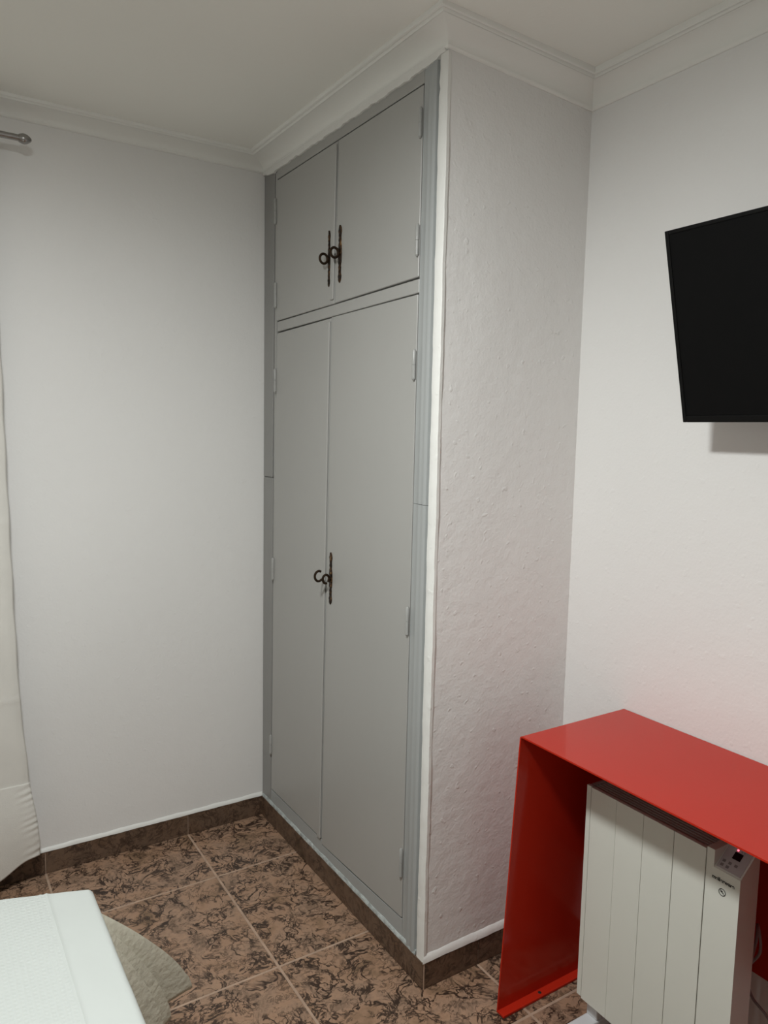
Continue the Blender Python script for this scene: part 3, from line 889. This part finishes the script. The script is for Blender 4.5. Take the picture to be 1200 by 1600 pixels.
cu = empty('curtain', (-1.7, RODY, 0.07), 'long cream cotton curtain hanging beside the white wall', 'curtain')
co = obj('cloth', curtain_mesh(), 'curtain', cu, smooth=True)
md = co.modifiers.new('thick', 'SOLIDIFY'); md.thickness = 0.003; md.offset = 0.0
ch = obj('hem', curtain_mesh(True), 'curtain', co, smooth=True)
md = ch.modifiers.new('thick', 'SOLIDIFY'); md.thickness = 0.002; md.offset = 0.0
for i in range(17):
    x = -0.955 - i * 0.097
    zc = RODZ - 0.0075
    obj('curtain_ring', tube([(x, RODY + 0.0190 * math.cos(a), zc + 0.0190 * math.sin(a)) for a in [2 * math.pi * k / 24 for k in range(24)]], 0.0018, 8, closed=True), 'steel', cu, smooth=True)

# ------------------------------------------------------------------ bed
BX1, BY1, BZ = -0.838, 0.140, 0.500
BX0, BY0 = -1.76, -1.80
bed = empty('bed', ((BX0 + BX1) / 2, (BY0 + BY1) / 2, 0.0), 'single bed with mattress and dark base at the lower left', 'bed')
obj('bed_base', box((BX0 + 0.03, BY0 + 0.03, 0.16), (BX1 - 0.03, BY1 - 0.03, 0.29), 0.01, 2), 'bed_wood', bed)
obj('mattress', box((BX0 + 0.012, BY0 + 0.012, 0.291), (BX1 - 0.012, BY1 - 0.014, BZ - 0.012), 0.035, 4), 'mattress', bed, smooth=True)
for x in (BX0 + 0.08, BX1 - 0.08):
    for y in (BY0 + 0.08, BY1 - 0.08):
        obj('leg', tube([(x, y, 0.0005), (x, y, 0.1598)], [0.022, 0.028], 14), 'bed_wood', bed)

def spread_mesh():
    bm = bmesh.new()
    NX, NY = 236, 120
    rows = []
    # cross-section: hangs 7 cm on both sides and at the foot
    for j in range(NY + 1):
        row = []
        sj = j / NY
        ly = (BY1 - BY0) + 0.09
        s = sj * ly                                  # distance from head
        for i in range(NX + 1):
            si = i / NX
            lx = (BX1 - BX0) + 0.052
            t = si * lx - 0.026
            # side fall
            dz = 0.0; x = BX0 + t; y = BY0 + s
            rr = 0.014
            if x > BX1 - rr:
                e = x - (BX1 - rr); a = min(e / rr, math.pi / 2)
                x = BX1 - rr + rr * math.sin(a); dz -= rr * (1 - math.cos(a)) + max(0, e - rr * math.pi / 2)
                over = max(0, e - rr * math.pi / 2)
                x += over * (0.12 + 0.10 * smooth_noise(y * 6, 3))
            elif x < BX0 + rr:
                e = BX0 + rr - x; a = min(e / rr, math.pi / 2)
                x = BX0 + rr - rr * math.sin(a); dz -= rr * (1 - math.cos(a)) + max(0, e - rr * math.pi / 2)
            if y > BY1 - rr:
                e = y - (BY1 - rr); a = min(e / rr, math.pi / 2)
                y = BY1 - rr + rr * math.sin(a); dz -= rr * (1 - math.cos(a)) + max(0, e - rr * math.pi / 2)
            # foot edge runs slightly askew: reaches farther away from the side edge
            y += 0.32 * max(0, min(1, (y - BY1 + 0.5) / 0.5)) * max(0, BX1 - x) * (1 if x > BX1 - 0.25 else 0.25 / max(0.25, BX1 - x))
            z = BZ + dz + 0.0025 * smooth_noise(x * 7 + y * 2, 1) + 0.002 * smooth_noise(y * 8 - x, 5)
            # welt between woven field and plain band
            q = (x - (BX1 - 0.094)) / 0.004
            if dz > -0.002: z += 0.0030 * math.exp(-q * q) + 0.0018 * math.exp(-((x - (BX1 - 0.105)) / 0.003) ** 2)
            row.append(bm.verts.new((x, y, z)))
        rows.append(row)
    for j in range(NY):
        for i in range(NX):
            bm.faces.new((rows[j][i], rows[j][i + 1], rows[j + 1][i + 1], rows[j + 1][i]))
    return bm
sp = obj('bedspread', spread_mesh(), 'spread', None, origin=(BX1, 0, BZ), smooth=True)
md = sp.modifiers.new('thick', 'SOLIDIFY'); md.thickness = 0.004; md.offset = -1.0
tag(sp, 'white waffle-weave bedspread covering the bed', 'bedspread')

def skirt_mesh():
    """bed skirt along the closet side and the foot; flares out at the corner."""
    bm = bmesh.new(); rows = []
    NU, NV = 420, 40
    side, foot = 1.55, 0.80
    for i in range(NU + 1):
        u = i / NU * (side + foot)
        if u < side:
            base = Vector((BX1 - 0.016, BY1 - 0.020 - side + u, 0)); n = Vector((1, 0, 0)); dc = side - u
        else:
            base = Vector((BX1 - 0.016 - (u - side), BY1 - 0.020, 0)); n = Vector((0, 1, 0)); dc = u - side
        # the free corner swings far out to the closet side
        if u < side: off = Vector(((0.030 + 0.200 * math.exp(-(dc / 0.090) ** 2)) * (1 - 0.34 * math.exp(-((dc - 0.050) / 0.013) ** 2) - 0.22 * math.exp(-((dc - 0.022) / 0.007) ** 2)), 0.035 * math.exp(-(dc / 0.05) ** 2), 0))
        else: off = Vector((0.22 * math.exp(-(dc / 0.07) ** 2), 0.035, 0))
        nn = n
        fold = math.sin(dc * 105 + 1.9) * 0.024 * (1 + 0.4 * math.sin(u * 7)) + math.sin(u * 203 + 2) * 0.005 + 0.003 * math.sin(u * 420)
        hem = 0.135 + 0.016 * math.sin(dc * 105 + 0.4)
        row = []
        for j in range(NV + 1):
            v = j / NV
            z = lerp(0.466, hem, v)
            o = fold * v ** 1.2 + 0.003 * math.sin(u * 190 + v * 5) * v
            if v > 0.86: o += 0.002
            q = base + off * (1 - (1 - v) ** 1.45) + nn * max(o, -0.012 - 0.02 * v); q.z = z
            row.append(bm.verts.new(q))
        rows.append(row)
    for i in range(NU):
        for j in range(NV):
            bm.faces.new((rows[i][j], rows[i + 1][j], rows[i + 1][j + 1], rows[i][j + 1]))
    return bm
sk = obj('bed_skirt', skirt_mesh(), 'skirt_cloth', None, origin=(BX1, BY1, 0.1), smooth=True)
md = sk.modifiers.new('thick', 'SOLIDIFY'); md.thickness = 0.002; md.offset = 0
tag(sk, 'beige crumpled bed skirt flaring out below the white bedspread', 'bed skirt')
